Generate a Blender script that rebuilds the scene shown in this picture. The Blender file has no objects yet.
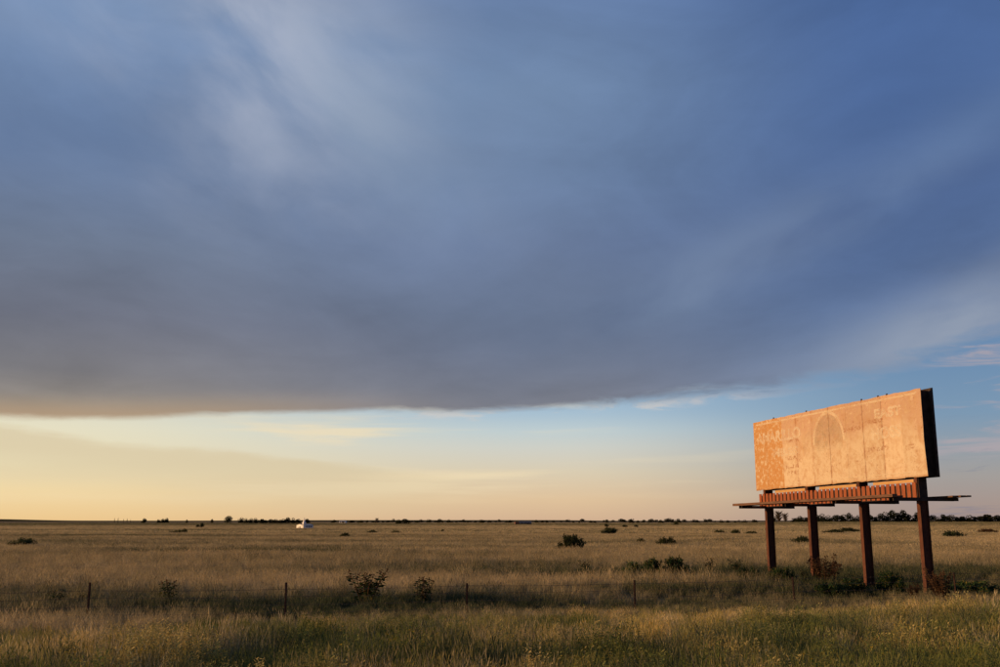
import bpy, bmesh, math, random
import numpy as np
from mathutils import Vector, Matrix

random.seed(7)
rng = np.random.default_rng(11)
SC = bpy.context.scene
COL = SC.collection
R = math.radians


def lin(r, g, b):
    def f(c):
        c /= 255.0
        return c / 12.92 if c <= 0.04045 else ((c + 0.055) / 1.055) ** 2.4
    return (f(r), f(g), f(b), 1.0)


# ------------------------------------------------------------------ camera
CAM_H = 3.5
PITCH = math.atan(187.5 / 972.0)
cam = bpy.data.cameras.new('camera')
cam.lens, cam.sensor_width = 35.0, 36.0
cam.clip_start, cam.clip_end = 0.1, 30000.0
cam_o = bpy.data.objects.new('camera', cam)
cam_o.location = (0, 0, CAM_H)
cam_o.rotation_euler = (math.pi / 2 + PITCH, 0, 0)
COL.objects.link(cam_o)
SC.camera = cam_o

SC.view_settings.view_transform = 'Standard'
SC.view_settings.look = 'None'
SC.view_settings.exposure = 0.0
SC.view_settings.gamma = 1.0
SC.view_settings.use_curve_mapping = False
SC.render.engine = 'CYCLES'
SC.cycles.max_bounces = 6
SC.cycles.transparent_max_bounces = 8
SC.cycles.use_denoising = True

# ------------------------------------------------------------------ sun
SUN_AZ, SUN_EL = R(-94), R(9.0)
sun_dir = Vector((math.sin(SUN_AZ) * math.cos(SUN_EL), math.cos(SUN_AZ) * math.cos(SUN_EL), math.sin(SUN_EL)))
sun = bpy.data.lights.new('sun', 'SUN')
sun.energy = 4.6
sun.angle = R(0.6)
sun.color = (1.0, 0.58, 0.25)
sun_o = bpy.data.objects.new('sun', sun)
sun_o.rotation_euler = sun_dir.to_track_quat('Z', 'Y').to_euler()
sun_o.location = (-60, 0, 40)
COL.objects.link(sun_o)


# ------------------------------------------------------------------ node helpers
class NT:
    """small expression helper on a node tree"""
    def __init__(self, tree):
        self.t = tree
        self.n = tree.nodes
        self.l = tree.links

    def node(self, typ, **kw):
        nd = self.n.new(typ)
        for k, v in kw.items():
            setattr(nd, k, v)
        return nd

    def put(self, sock, v):
        if v is None:
            return
        if isinstance(v, bpy.types.NodeSocket):
            self.l.new(v, sock)
        else:
            sock.default_value = v

    def m(self, op, a, b=None, c=None, clamp=False):
        nd = self.node('ShaderNodeMath', operation=op, use_clamp=clamp)
        for s, v in zip(nd.inputs, (a, b, c)):
            self.put(s, v)
        return nd.outputs[0]

    def ss(self, x, lo, hi, a=0.0, b=1.0, kind='SMOOTHSTEP'):
        nd = self.node('ShaderNodeMapRange', interpolation_type=kind)
        for s, v in zip(nd.inputs, (x, lo, hi, a, b)):
            self.put(s, v)
        return nd.outputs[0]

    def mix(self, f, a, b, mode='MIX'):
        nd = self.node('ShaderNodeMix', data_type='RGBA', blend_type=mode, clamp_factor=True)
        self.put(nd.inputs[0], f)
        self.put(nd.inputs[6], a)
        self.put(nd.inputs[7], b)
        return nd.outputs[2]

    def ramp(self, x, stops, lo=0.0, hi=1.0, kind='LINEAR'):
        f = self.ss(x, lo, hi, kind='LINEAR')
        nd = self.node('ShaderNodeValToRGB')
        cr = nd.color_ramp
        cr.interpolation = kind
        while len(cr.elements) > 1:
            cr.elements.remove(cr.elements[-1])
        for i, (p, c) in enumerate(stops):
            p = (p - lo) / (hi - lo)
            e = cr.elements[0] if i == 0 else cr.elements.new(p)
            e.position = p
            e.color = c
        self.l.new(f, nd.inputs[0])
        return nd.outputs[0]

    def curve(self, x, pts, lo, hi, vlo, vhi):
        f = self.ss(x, lo, hi, kind='LINEAR')
        nd = self.node('ShaderNodeFloatCurve')
        cu = nd.mapping.curves[0]
        P = [((a - lo) / (hi - lo), (v - vlo) / (vhi - vlo)) for a, v in pts]
        cu.points[0].location = P[0]
        cu.points[1].location = P[-1]
        for q in P[1:-1]:
            cu.points.new(*q)
        nd.mapping.update()
        self.l.new(f, nd.inputs['Value'])
        return self.ss(nd.outputs[0], 0.0, 1.0, vlo, vhi, 'LINEAR')

    def vec(self, x, y, z=0.0):
        nd = self.node('ShaderNodeCombineXYZ')
        for s, v in zip(nd.inputs, (x, y, z)):
            self.put(s, v)
        return nd.outputs[0]

    def noise(self, v, scale, detail=4.0, rough=0.55, dist=0.0):
        nd = self.node('ShaderNodeTexNoise')
        self.put(nd.inputs['Vector'], v)
        nd.inputs['Scale'].default_value = scale
        nd.inputs['Detail'].default_value = detail
        nd.inputs['Roughness'].default_value = rough
        nd.inputs['Distortion'].default_value = dist
        return nd.outputs['Fac']


# ------------------------------------------------------------------ sky
W = bpy.data.worlds.new('World')
SC.world = W
W.use_nodes = True
W.node_tree.nodes.clear()
N = NT(W.node_tree)
tc = N.node('ShaderNodeTexCoord')
nrm = N.node('ShaderNodeVectorMath', operation='NORMALIZE')
N.l.new(tc.outputs['Generated'], nrm.inputs[0])
sep = N.node('ShaderNodeSeparateXYZ')
N.l.new(nrm.outputs[0], sep.inputs[0])
dx, dy, dz = sep.outputs
el = N.m('MULTIPLY', N.m('ARCSINE', dz), 57.29578)
az = N.m('MULTIPLY', N.m('ARCTAN2', dx, dy), 57.29578)
zc = N.m('MAXIMUM', dz, 0.03)
pu = N.m('DIVIDE', dx, zc)
pv = N.m('DIVIDE', dy, zc)

# clear air: four columns of elevation ramps (toward the sun, left, middle, right)
c_sun = N.ramp(el, [(0, lin(255, 205, 120)), (6, lin(255, 226, 165)), (14, lin(225, 215, 195)), (30, lin(160, 180, 205)), (60, lin(90, 120, 170))], 0, 60)
c_l = N.ramp(el, [(0, lin(238, 200, 142)), (1.6, lin(243, 217, 166)), (3.0, lin(236, 222, 183)), (5.0, lin(231, 224, 196)), (9, lin(190, 200, 205)), (25, lin(110, 140, 185)), (60, lin(80, 110, 165))], 0, 60)
c_m = N.ramp(el, [(0, lin(212, 178, 146)), (1.2, lin(224, 194, 156)), (2.8, lin(219, 205, 178)), (4.2, lin(207, 208, 199)), (5.2, lin(192, 206, 209)), (6.2, lin(168, 192, 209)), (9, lin(130, 168, 205)), (25, lin(90, 125, 180)), (60, lin(75, 105, 160))], 0, 60)
c_r = N.ramp(el, [(0, lin(160, 140, 134)), (1.0, lin(166, 149, 142)), (2.4, lin(162, 157, 154)), (4.0, lin(145, 157, 168)), (5.6, lin(124, 152, 178)), (8.5, lin(108, 141, 176)), (14, lin(96, 127, 170)), (25, lin(84, 114, 166)), (60, lin(70, 100, 152))], 0, 60)
clear = N.mix(N.ss(az, -80, -29), c_sun, c_l)
clear = N.mix(N.ss(az, -27, 3), clear, c_m)
clear = N.mix(N.ss(az, 3, 25), clear, c_r)
back_left = N.ss(az, -170, -90)
clear = N.mix(back_left, c_r, clear)

# a physical sky for the same sun, blended in lightly
sky = N.node('ShaderNodeTexSky', sky_type='NISHITA')
sky.sun_disc = False
sky.sun_elevation = SUN_EL
sky.sun_rotation = SUN_AZ
sky.altitude = 1000.0
sky.dust_density = 1.5

# thin high sheets under the deck
sheet_n = N.noise(N.vec(N.m('MULTIPLY', az, 0.045), N.m('MULTIPLY', el, 0.62), 3.1), 1.0, 5, 0.5, 0.3)
sheet = N.m('MULTIPLY', N.ss(sheet_n, 0.50, 0.66), N.m('MULTIPLY', N.ss(el, 0.6, 2.2), N.ss(az, 22, -6)))
clear = N.mix(N.m('MULTIPLY', sheet, 0.7), clear, lin(243, 223, 184))
# sloping veil on the left: its top runs down to the right
veil_top = N.m('ADD', N.m('MULTIPLY', N.m('ADD', az, 27.0), -0.085), 5.0)
veil_d = N.m('ADD', N.m('SUBTRACT', veil_top, el), N.m('MULTIPLY', N.m('SUBTRACT', N.noise(N.vec(N.m('MULTIPLY', az, .11), N.m('MULTIPLY', el, .7), 8.0), 1.0, 4), 0.5), 1.8))
veil = N.m('MULTIPLY', N.ss(veil_d, 0.0, 0.55), N.m('MULTIPLY', N.ss(veil_d, 4.0, 0.6), N.ss(az, 2, -12)))
clear = N.mix(N.m('MULTIPLY', veil, 0.65), clear, lin(216, 198, 162))
# small broken clouds low on the right
wis_n = N.noise(N.vec(N.m('MULTIPLY', az, 0.16), N.m('MULTIPLY', el, 1.0), 1.7), 1.0, 6, 0.6, 0.5)
wis = N.m('MULTIPLY', N.ss(wis_n, 0.50, 0.68), N.m('MULTIPLY', N.ss(az, 20, 25), N.ss(el, 2.5, 4.0)))
clear = N.mix(N.m('MULTIPLY', wis, 0.75), clear, lin(178, 165, 170))
wis2 = N.m('MULTIPLY', N.ss(N.noise(N.vec(N.m('MULTIPLY', az, 0.13), N.m('MULTIPLY', el, 1.3), 5.2), 1.0, 6, 0.6, 0.5), 0.57, 0.68), N.m('MULTIPLY', N.ss(az, 21, 26), N.ss(el, 6.0, 4.2)))
clear = N.mix(N.m('MULTIPLY', wis2, 0.5), clear, lin(108, 118, 145))

# cloud deck
d_l = N.ramp(el, [(5, lin(170, 150, 126)), (6.2, lin(144, 135, 126)), (8, lin(125, 123, 127)), (11, lin(113, 117, 132)), (15, lin(106, 118, 140)), (19, lin(102, 121, 153)), (24, lin(106, 129, 164)), (32, lin(120, 143, 176)), (60, lin(112, 132, 160))], 0, 60)
d_m = N.ramp(el, [(5, lin(126, 124, 130)), (7, lin(117, 120, 132)), (9, lin(109, 116, 134)), (12, lin(102, 115, 140)), (16, lin(102, 119, 151)), (20, lin(105, 126, 159)), (25, lin(109, 132, 165)), (32, lin(98, 122, 162)), (60, lin(94, 114, 148))], 0, 60)
d_r = N.ramp(el, [(5, lin(128, 138, 156)), (8, lin(106, 123, 153)), (10.5, lin(93, 114, 150)), (13, lin(86, 109, 150)), (17, lin(81, 105, 149)), (22, lin(75, 101, 147)), (32, lin(71, 99, 148)), (60, lin(70, 89, 126))], 0, 60)
deck = N.mix(N.ss(az, -24, 2), d_l, d_m)
deck = N.mix(N.ss(az, 2, 24), deck, d_r)
d_b = N.ramp(el, [(4, lin(84, 90, 112)), (12, lin(64, 75, 106)), (30, lin(58, 72, 108)), (60, lin(64, 80, 118))], 0, 60)  # unseen deck behind the camera, made darker to cut fill on the posts
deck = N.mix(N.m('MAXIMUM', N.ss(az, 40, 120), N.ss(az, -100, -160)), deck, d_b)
pv3 = N.vec(pu, pv, 0.0)
big = N.noise(N.vec(N.m('ADD', N.m('MULTIPLY', pu, 0.9), N.m('MULTIPLY', pv, 0.35)), N.m('SUBTRACT', N.m('MULTIPLY', pv, 0.45), N.m('MULTIPLY', pu, 0.35)), 4.4), 0.9, 5, 0.5, 0.4)
fine = N.noise(N.vec(N.m('MULTIPLY', az, 0.06), N.m('MULTIPLY', el, 0.13), 2.0), 1.0, 6, 0.55, 0.6)
mod = N.m('ADD', N.m('MULTIPLY', N.m('SUBTRACT', big, 0.5), 0.42), N.m('MULTIPLY', N.m('SUBTRACT', fine, 0.5), 0.60))
tex = N.noise(N.vec(N.m('MULTIPLY', az, 0.16), N.m('MULTIPLY', el, 0.42), 5.0), 1.0, 7, 0.62, 0.8)
mod = N.m('ADD', N.m('ADD', mod, N.m('MULTIPLY', N.m('SUBTRACT', tex, 0.5), 0.16)), 1.06)
hsv = N.node('ShaderNodeVectorMath', operation='SCALE')
N.l.new(deck, hsv.inputs[0])
N.l.new(mod, hsv.inputs['Scale'])
deck = hsv.outputs[0]


def streak(a0, e0, ang, la, wi, seed):
    """soft band in azimuth/elevation, broken up by noise"""
    ca, sa = math.cos(R(ang)), math.sin(R(ang))
    da, de = N.m('SUBTRACT', az, a0), N.m('SUBTRACT', el, e0)
    p = N.m('ADD', N.m('MULTIPLY', da, ca), N.m('MULTIPLY', de, sa))
    q = N.m('SUBTRACT', N.m('MULTIPLY', de, ca), N.m('MULTIPLY', da, sa))
    nz = N.noise(N.vec(N.m('MULTIPLY', p, 0.10), N.m('MULTIPLY', q, 0.20), seed), 1.0, 5, 0.5, 0.3)
    q = N.m('ADD', q, N.m('MULTIPLY', N.m('SUBTRACT', nz, 0.5), wi * 1.8))
    r = N.m('ADD', N.m('POWER', N.m('DIVIDE', p, la), 2.0), N.m('POWER', N.m('DIVIDE', q, wi), 2.0))
    g = N.m('POWER', 2.71828, N.m('MULTIPLY', r, -1.0))
    return N.m('MULTIPLY', g, N.ss(nz, 0.2, 0.65))


for a0, e0, ang, la, wi, seed, f, c in [
    (-15.0, 28.0, -25, 9.0, 6.8, 1.1, 0.80, lin(180, 187, 204)),
    (-8.0, 24.0, -45, 5.5, 3.6, 2.3, 0.42, lin(156, 172, 192)),
    (-4.0, 19.0, -35, 9.0, 4.0, 7.7, 0.30, lin(133, 148, 174)),
    (13.0, 14.6, 22, 8.0, 1.8, 3.7, 0.62, lin(132, 150, 178)),
    (24.0, 18.8, 26, 9.0, 1.6, 9.1, 0.40, lin(116, 140, 176)),
    (26.0, 10.8, 18, 9.0, 2.0, 5.9, 0.85, lin(154, 164, 180)),
    (20.0, 16.5, 18, 13.0, 1.3, 6.3, 0.45, lin(70, 88, 128)),
    (6.0, 11.5, 10, 12.0, 2.0, 4.9, 0.30, lin(84, 100, 128)),
    (-27.0, 21.0, 10, 9.0, 3.0, 8.9, 0.30, lin(82, 106, 146)),
]:
    deck = N.mix(N.m('MULTIPLY', streak(a0, e0, ang, la, wi, seed), f), deck, c)

edge = N.curve(az, [(-180, 5), (-120, 4.4), (-60, 4.8), (-27.3, 5.3), (-22, 5.45), (-14.5, 5.95), (-6, 6.25), (0, 6.3), (9, 6.8), (17.3, 7.6), (22.6, 8.3), (27.6, 9.6), (36, 11.5), (60, 9.0), (110, 5.5), (180, 5)], -180, 180, 0, 40)  # unseen rear edge kept low so the dark deck dims camera-facing sides
en = N.noise(N.vec(N.m('MULTIPLY', az, 0.22), N.m('MULTIPLY', el, 0.9), 6.0), 1.0, 6, 0.6, 0.4)
en_amp = N.ss(az, -14, 18, 0.5, 2.2)
e_d = N.m('ADD', N.m('SUBTRACT', el, edge), N.m('MULTIPLY', N.m('SUBTRACT', en, 0.5), en_amp))
wid = N.ss(az, -12, 20, 0.45, 1.1)
mask = N.ss(N.m('DIVIDE', e_d, wid), -0.35, 0.75)
# bright broken fringe where the deck thins out
fr = N.m('MULTIPLY', N.ss(N.m('ABSOLUTE', N.m('ADD', e_d, 0.10)), 0.42, 0.05), N.ss(en, 0.45, 0.60))
fr = N.m('MULTIPLY', fr, N.m('MULTIPLY', N.ss(az, -18, -4), N.ss(az, 18, 10, 0.08, 0.9)))
deck_c = N.mix(N.m('MULTIPLY', N.ss(N.m('SUBTRACT', el, edge), 1.6, -0.2), N.ss(az, 0, -26)), deck, lin(178, 152, 124))
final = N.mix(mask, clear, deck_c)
final = N.mix(N.m('MULTIPLY', fr, 0.85), final, N.mix(N.ss(az, 5, 24), lin(205, 203, 200), lin(180, 175, 186)))
final = N.mix(N.ss(el, -0.2, -4.0), final, lin(60, 50, 38))
sc10 = N.node('ShaderNodeVectorMath', operation='SCALE')
N.l.new(final, sc10.inputs[0])
sc10.inputs['Scale'].default_value = 10.0
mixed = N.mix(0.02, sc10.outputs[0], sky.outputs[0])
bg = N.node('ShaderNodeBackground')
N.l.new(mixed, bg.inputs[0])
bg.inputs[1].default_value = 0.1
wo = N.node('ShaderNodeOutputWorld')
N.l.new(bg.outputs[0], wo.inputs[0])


# ------------------------------------------------------------------ materials
def material(name):
    m = bpy.data.materials.new(name)
    m.use_nodes = True
    m.node_tree.nodes.clear()
    k = NT(m.node_tree)
    out = k.node('ShaderNodeOutputMaterial')
    return m, k, out


def pbr(name, c1, c2, scale=6.0, rough=0.8, bump=0.3, stretch=(1, 1, 1), c3=None, metal=0.0, lo=0.35, hi=0.65):
    """two (or three) tone weathered surface in object space"""
    m, k, out = material(name)
    t = k.node('ShaderNodeTexCoord')
    mp = k.node('ShaderNodeMapping')
    mp.inputs['Scale'].default_value = stretch
    k.l.new(t.outputs['Object'], mp.inputs[0])
    n = k.noise(mp.outputs[0], scale, 7, 0.62, 0.3)
    c = k.mix(k.ss(n, lo, hi), c1, c2)
    if c3:
        n2 = k.noise(mp.outputs[0], scale * 3.7, 5, 0.6)
        c = k.mix(k.ss(n2, 0.55, 0.68), c, c3)
    b = k.node('ShaderNodeBsdfPrincipled')
    k.put(b.inputs['Base Color'], c)
    b.inputs['Roughness'].default_value = rough
    b.inputs['Metallic'].default_value = metal
    b.inputs['Specular IOR Level'].default_value = 0.25
    bp = k.node('ShaderNodeBump')
    bp.inputs['Strength'].default_value = bump
    bp.inputs['Distance'].default_value = 0.01
    k.l.new(n, bp.inputs['Height'])
    k.l.new(bp.outputs[0], b.inputs['Normal'])
    k.l.new(b.outputs[0], out.inputs[0])
    return m


def leafy(name, c1, c2, trans=0.3, attr=False, obj_rand=True, c3=None):
    """thin foliage: diffuse with some light passing through; colour differs leaf to leaf"""
    m, k, out = material(name)
    g = k.node('ShaderNodeNewGeometry')
    if attr:
        a = k.node('ShaderNodeAttribute', attribute_type='INSTANCER', attribute_name='tint')
        b = k.node('ShaderNodeAttribute', attribute_type='INSTANCER', attribute_name='bri')
        f = k.m('ADD', a.outputs['Fac'], k.m('MULTIPLY', k.m('SUBTRACT', g.outputs['Random Per Island'], 0.5), 0.45), clamp=True)
        c = k.mix(f, c1, c2)
        if c3:
            c = k.mix(k.ss(g.outputs['Random Per Island'], 0.80, 0.9), c, c3)
        v = k.node('ShaderNodeVectorMath', operation='SCALE')
        k.l.new(c, v.inputs[0])
        k.l.new(b.outputs['Fac'], v.inputs['Scale'])
        c = v.outputs[0]
    else:
        f = g.outputs['Random Per Island']
        c = k.mix(f, c1, c2)
        if c3:
            c = k.mix(k.ss(f, 0.86, 0.9), c, c3)
        oi = k.node('ShaderNodeObjectInfo')
        v = k.node('ShaderNodeVectorMath', operation='SCALE')
        k.l.new(c, v.inputs[0])
        k.l.new(k.ss(oi.outputs['Random'], 0, 1, 0.75, 1.25, 'LINEAR'), v.inputs['Scale'])
        c = v.outputs[0]
    d = k.node('ShaderNodeBsdfDiffuse')
    t = k.node('ShaderNodeBsdfTranslucent')
    k.put(d.inputs[0], c)
    k.put(t.inputs[0], c)
    mx = k.node('ShaderNodeMixShader')
    mx.inputs[0].default_value = trans
    k.l.new(d.outputs[0], mx.inputs[1])
    k.l.new(t.outputs[0], mx.inputs[2])
    k.l.new(mx.outputs[0], out.inputs[0])
    return m


M = {}
M['rust_steel'] = pbr('rust_steel', (0.075, 0.029, 0.018, 1), (0.125, 0.047, 0.026, 1), 4, 0.85, 0.4, (1, 1, 0.4), (0.055, 0.028, 0.022, 1))
M['dark_steel'] = pbr('dark_steel', (0.030, 0.022, 0.020, 1), (0.060, 0.040, 0.033, 1), 5, 0.8, 0.3)
M['plank_wood'] = pbr('plank_wood', (0.10, 0.055, 0.038, 1), (0.19, 0.105, 0.068, 1), 5, 0.9, 0.5, (0.3, 4, 4), (0.10, 0.06, 0.045, 1))
M['slat_paint'] = pbr('slat_paint', (0.24, 0.064, 0.025, 1), (0.32, 0.098, 0.036, 1), 4, 0.75, 0.3, (3, 3, 0.6), (0.24, 0.08, 0.04, 1))
M['rail_paint'] = pbr('rail_paint', (0.46, 0.27, 0.10, 1), (0.55, 0.34, 0.15, 1), 4, 0.8, 0.3, (0.5, 2, 2))
M['back_board'] = pbr('back_board', (0.035, 0.027, 0.024, 1), (0.065, 0.05, 0.042, 1), 3, 0.9, 0.3)
M['fence_post'] = pbr('fence_post', (0.045, 0.027, 0.021, 1), (0.085, 0.047, 0.034, 1), 9, 0.85, 0.3)
M['wire'] = pbr('wire', (0.10, 0.075, 0.06, 1), (0.16, 0.11, 0.08, 1), 20, 0.7, 0.0)
M['white_paint'] = pbr('white_paint', (0.76, 0.76, 0.74, 1), (0.84, 0.83, 0.80, 1), 1.2, 0.6, 0.1)
M['grey_roof'] = pbr('grey_roof', (0.28, 0.29, 0.31, 1), (0.36, 0.37, 0.38, 1), 2, 0.7, 0.1)
M['red_wall'] = pbr('red_wall', (0.16, 0.06, 0.04, 1), (0.22, 0.085, 0.05, 1), 2, 0.8, 0.1)
M['slate_wall'] = pbr('slate_wall', (0.10, 0.11, 0.13, 1), (0.15, 0.155, 0.17, 1), 2, 0.8, 0.1)
M['dark_pane'] = pbr('dark_pane', (0.02, 0.02, 0.025, 1), (0.035, 0.035, 0.04, 1), 2, 0.15, 0.0)
M['bark'] = pbr('bark', (0.05, 0.038, 0.03, 1), (0.09, 0.07, 0.055, 1), 3, 0.95, 0.4)
M['dry_stem'] = leafy('dry_stem', (0.06, 0.038, 0.024, 1), (0.11, 0.065, 0.04, 1), 0.1)
M['tree_leaf'] = leafy('tree_leaf', (0.022, 0.030, 0.016, 1), (0.050, 0.052, 0.026, 1), 0.2)
M['bush_leaf'] = leafy('bush_leaf', (0.036, 0.050, 0.022, 1), (0.090, 0.098, 0.042, 1), 0.3)
M['weed_leaf'] = leafy('weed_leaf', (0.020, 0.042, 0.020, 1), (0.045, 0.078, 0.030, 1), 0.2, c3=(0.15, 0.12, 0.03, 1))
M['brown_leaf'] = leafy('brown_leaf', (0.060, 0.036, 0.024, 1), (0.115, 0.068, 0.040, 1), 0.2)
M['straw_leaf'] = leafy('straw_leaf', (0.20, 0.12, 0.055, 1), (0.30, 0.19, 0.09, 1), 0.3)
M['grass'] = leafy('grass', (0.60, 0.49, 0.290, 1), (0.058, 0.082, 0.040, 1), 0.35, attr=True)
M['bank_grass'] = leafy('bank_grass', (0.50, 0.385, 0.155, 1), (0.125, 0.150, 0.044, 1), 0.35, attr=True)
M['petal'] = leafy('petal', (0.62, 0.38, 0.03, 1), (0.72, 0.48, 0.05, 1), 0.3)

# faded billboard face
m, k, out = material('faded_paint')
t = k.node('ShaderNodeTexCoord')
o3 = t.outputs['Object']
sp = k.node('ShaderNodeSeparateXYZ')
k.l.new(o3, sp.inputs[0])
bx_, _, bz_ = sp.outputs
zn = k.m('SUBTRACT', bz_, k.m('MULTIPLY', bx_, 0.0145))
n1 = k.noise(o3, 0.55, 6, 0.6, 0.4)
n2 = k.noise(o3, 3.0, 7, 0.65, 0.3)
n3 = k.noise(o3, 14.0, 4, 0.6)
mpv = k.node('ShaderNodeMapping')
mpv.inputs['Scale'].default_value = (6, 1, 0.5)
k.l.new(o3, mpv.inputs[0])
drip = k.noise(mpv.outputs[0], 1.2, 6, 0.6)
cream, pinkish, tan_, flake, peel = (0.60, 0.49, 0.345, 1), (0.49, 0.325, 0.222, 1), (0.51, 0.365, 0.225, 1), (0.62, 0.52, 0.37, 1), (0.48, 0.25, 0.09, 1)
up = k.ss(k.m('ADD', zn, k.m('MULTIPLY', k.m('SUBTRACT', n1, 0.5), 3.2)), 6.9, 8.7)
c = k.mix(up, cream, pinkish)
c = k.mix(k.m('MULTIPLY', k.ss(n2, 0.45, 0.62), 0.7), c, tan_)
c = k.mix(k.m('MULTIPLY', k.ss(k.noise(o3, 1.1, 8, 0.7, 0.8), 0.49, 0.64), 0.6), c, (0.45, 0.27, 0.15, 1))
c = k.mix(k.m('MULTIPLY', k.ss(k.noise(o3, 2.3, 8, 0.75, 1.0), 0.54, 0.66), 0.55), c, (0.66, 0.55, 0.39, 1))
c = k.mix(k.m('MULTIPLY', k.ss(drip, 0.52, 0.72), 0.35), c, (0.52, 0.33, 0.17, 1))
c = k.mix(k.m('MULTIPLY', k.ss(n3, 0.5, 0.75), 0.25), c, flake)
# the two outer left sheets have lost most of their top coat
lft = k.ss(bx_, 3.27, 3.24)
fl = k.m('ADD', k.noise(o3, 3.6, 8, 0.75, 0.2), k.m('MULTIPLY', k.m('SUBTRACT', k.noise(mpv.outputs[0], 2.6, 3, 0.5), 0.5), 0.35))
lc = k.mix(k.ss(fl, 0.50, 0.62), peel, flake)
lc = k.mix(k.ss(n3, 0.30, 0.42), (0.42, 0.20, 0.08, 1), lc)
c = k.mix(k.m('MULTIPLY', lft, 0.95), c, lc)
# rust specks, rows of old nail marks, bottom edge rot
sx = k.noise(o3, 7.0, 8, 0.72)
rs = k.m('MULTIPLY', k.ss(sx, 0.57, 0.64), k.ss(n1, 0.42, 0.56))
c = k.mix(k.m('MULTIPLY', rs, 0.8), c, (0.26, 0.10, 0.045, 1))
row = None
for zr, x0, x1 in ((7.13, 3.5, 4.9), (6.62, 3.5, 4.9), (6.25, 3.6, 4.8), (8.16, 3.7, 5.0), (8.24, 9.3, 11.0), (8.45, 11.2, 12.9), (8.05, 12.3, 12.8), (7.0, 11.3, 12.9), (6.9, 14.3, 15.0)):
    b_ = k.m('MULTIPLY', k.ss(k.m('ABSOLUTE', k.m('SUBTRACT', zn, zr)), 0.16, 0.06), k.m('MULTIPLY', k.ss(bx_, x0 - .1, x0 + .1), k.ss(bx_, x1 + .1, x1 - .1)))
    row = b_ if row is None else k.m('MAXIMUM', row, b_)
c = k.mix(k.m('MULTIPLY', k.m('MULTIPLY', row, k.ss(k.noise(o3, 6.0, 5, 0.7), 0.47, 0.58)), 0.75), c, (0.30, 0.12, 0.05, 1))
c = k.mix(k.m('MULTIPLY', k.ss(k.m('ADD', zn, k.m('MULTIPLY', n2, 0.3)), 5.68, 5.52), 0.7), c, (0.34, 0.17, 0.07, 1))
oi = k.node('ShaderNodeObjectInfo')
# grime and rust creeping in from the joints
jm = None
for sx_ in (4.75, 6.36, 8.0, 11.01, 12.57):
    d_ = k.ss(k.m('ABSOLUTE', k.m('SUBTRACT', bx_, sx_)), 0.16, 0.0)
    jm = d_ if jm is None else k.m('MAXIMUM', jm, d_)
c = k.mix(k.m('MULTIPLY', k.m('MULTIPLY', jm, k.ss(k.noise(o3, 2.2, 6, 0.7), 0.42, 0.62)), 0.6), c, (0.38, 0.16, 0.07, 1))
vs_ = k.node('ShaderNodeVectorMath', operation='SCALE')
k.l.new(c, vs_.inputs[0])
k.l.new(k.ss(oi.outputs['Random'], 0, 1, 0.95, 1.05, 'LINEAR'), vs_.inputs['Scale'])
c = vs_.outputs[0]
bsd = k.node('ShaderNodeBsdfPrincipled')
k.put(bsd.inputs['Base Color'], c)
bsd.inputs['Roughness'].default_value = 0.85
bsd.inputs['Specular IOR Level'].default_value = 0.2
bmp = k.node('ShaderNodeBump')
bmp.inputs['Strength'].default_value = 0.35
bmp.inputs['Distance'].default_value = 0.012
k.l.new(k.m('ADD', n2, k.m('MULTIPLY', sx, 0.6)), bmp.inputs['Height'])
k.l.new(bmp.outputs[0], bsd.inputs['Normal'])
k.l.new(bsd.outputs[0], out.inputs[0])
M['faded_paint'] = m


def worn(name, col, lo, hi, strength, rub=None):
    """paint that has flaked away in patches, baring the sheet below"""
    m, k, out = material(name)
    t = k.node('ShaderNodeTexCoord')
    n = k.m('ADD', k.m('MULTIPLY', k.noise(t.outputs['Object'], 1.6, 6, 0.65), 0.6), k.m('MULTIPLY', k.noise(t.outputs['Object'], 11.0, 5, 0.7), 0.4))
    b = k.node('ShaderNodeBsdfDiffuse')
    b.inputs[0].default_value = col
    tr = k.node('ShaderNodeBsdfTransparent')
    mx = k.node('ShaderNodeMixShader')
    f = k.ss(n, lo, hi, 0.0, strength)
    if rub:                                   # rubbed thinner toward its lower edge
        s3 = k.node('ShaderNodeSeparateXYZ')
        k.l.new(t.outputs['Object'], s3.inputs[0])
        f = k.m('MULTIPLY', f, k.ss(s3.outputs[2], rub[0], rub[1]))
    k.put(mx.inputs[0], f)
    k.l.new(tr.outputs[0], mx.inputs[1])
    k.l.new(b.outputs[0], mx.inputs[2])
    k.l.new(mx.outputs[0], out.inputs[0])
    return m


M['worn_letter'] = worn('worn_letter', (0.80, 0.71, 0.55, 1), 0.38, 0.56, 0.60)
M['worn_line'] = worn('worn_line', (0.78, 0.66, 0.48, 1), 0.36, 0.54, 0.62)
M['stain'] = worn('stain', (0.44, 0.34, 0.24, 1), 0.40, 0.75, 0.22)
M['worn_grey'] = worn('worn_grey', (0.36, 0.34, 0.26, 1), 0.30, 0.62, 0.21, (6.8, 8.7))


# ------------------------------------------------------------------ object helpers
def link(name, me, mat=None, parent=None, smooth=False):
    if mat is not None and not me.materials:
        me.materials.append(mat)
    if smooth:
        me.polygons.foreach_set('use_smooth', [True] * len(me.polygons))
    o = bpy.data.objects.new(name, me)
    COL.objects.link(o)
    if parent:
        o.parent = parent
    return o


def tag(o, label, cat=None, group=None, kind=None):
    o['label'] = label
    if cat:
        o['category'] = cat
    if group:
        o['group'] = group
    if kind:
        o['kind'] = kind
    return o


def empty(name, loc, rz=0.0):
    o = bpy.data.objects.new(name, None)
    o.empty_display_size = 0.3
    o.location = loc
    o.rotation_euler = (0, 0, rz)
    COL.objects.link(o)
    return o


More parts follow.
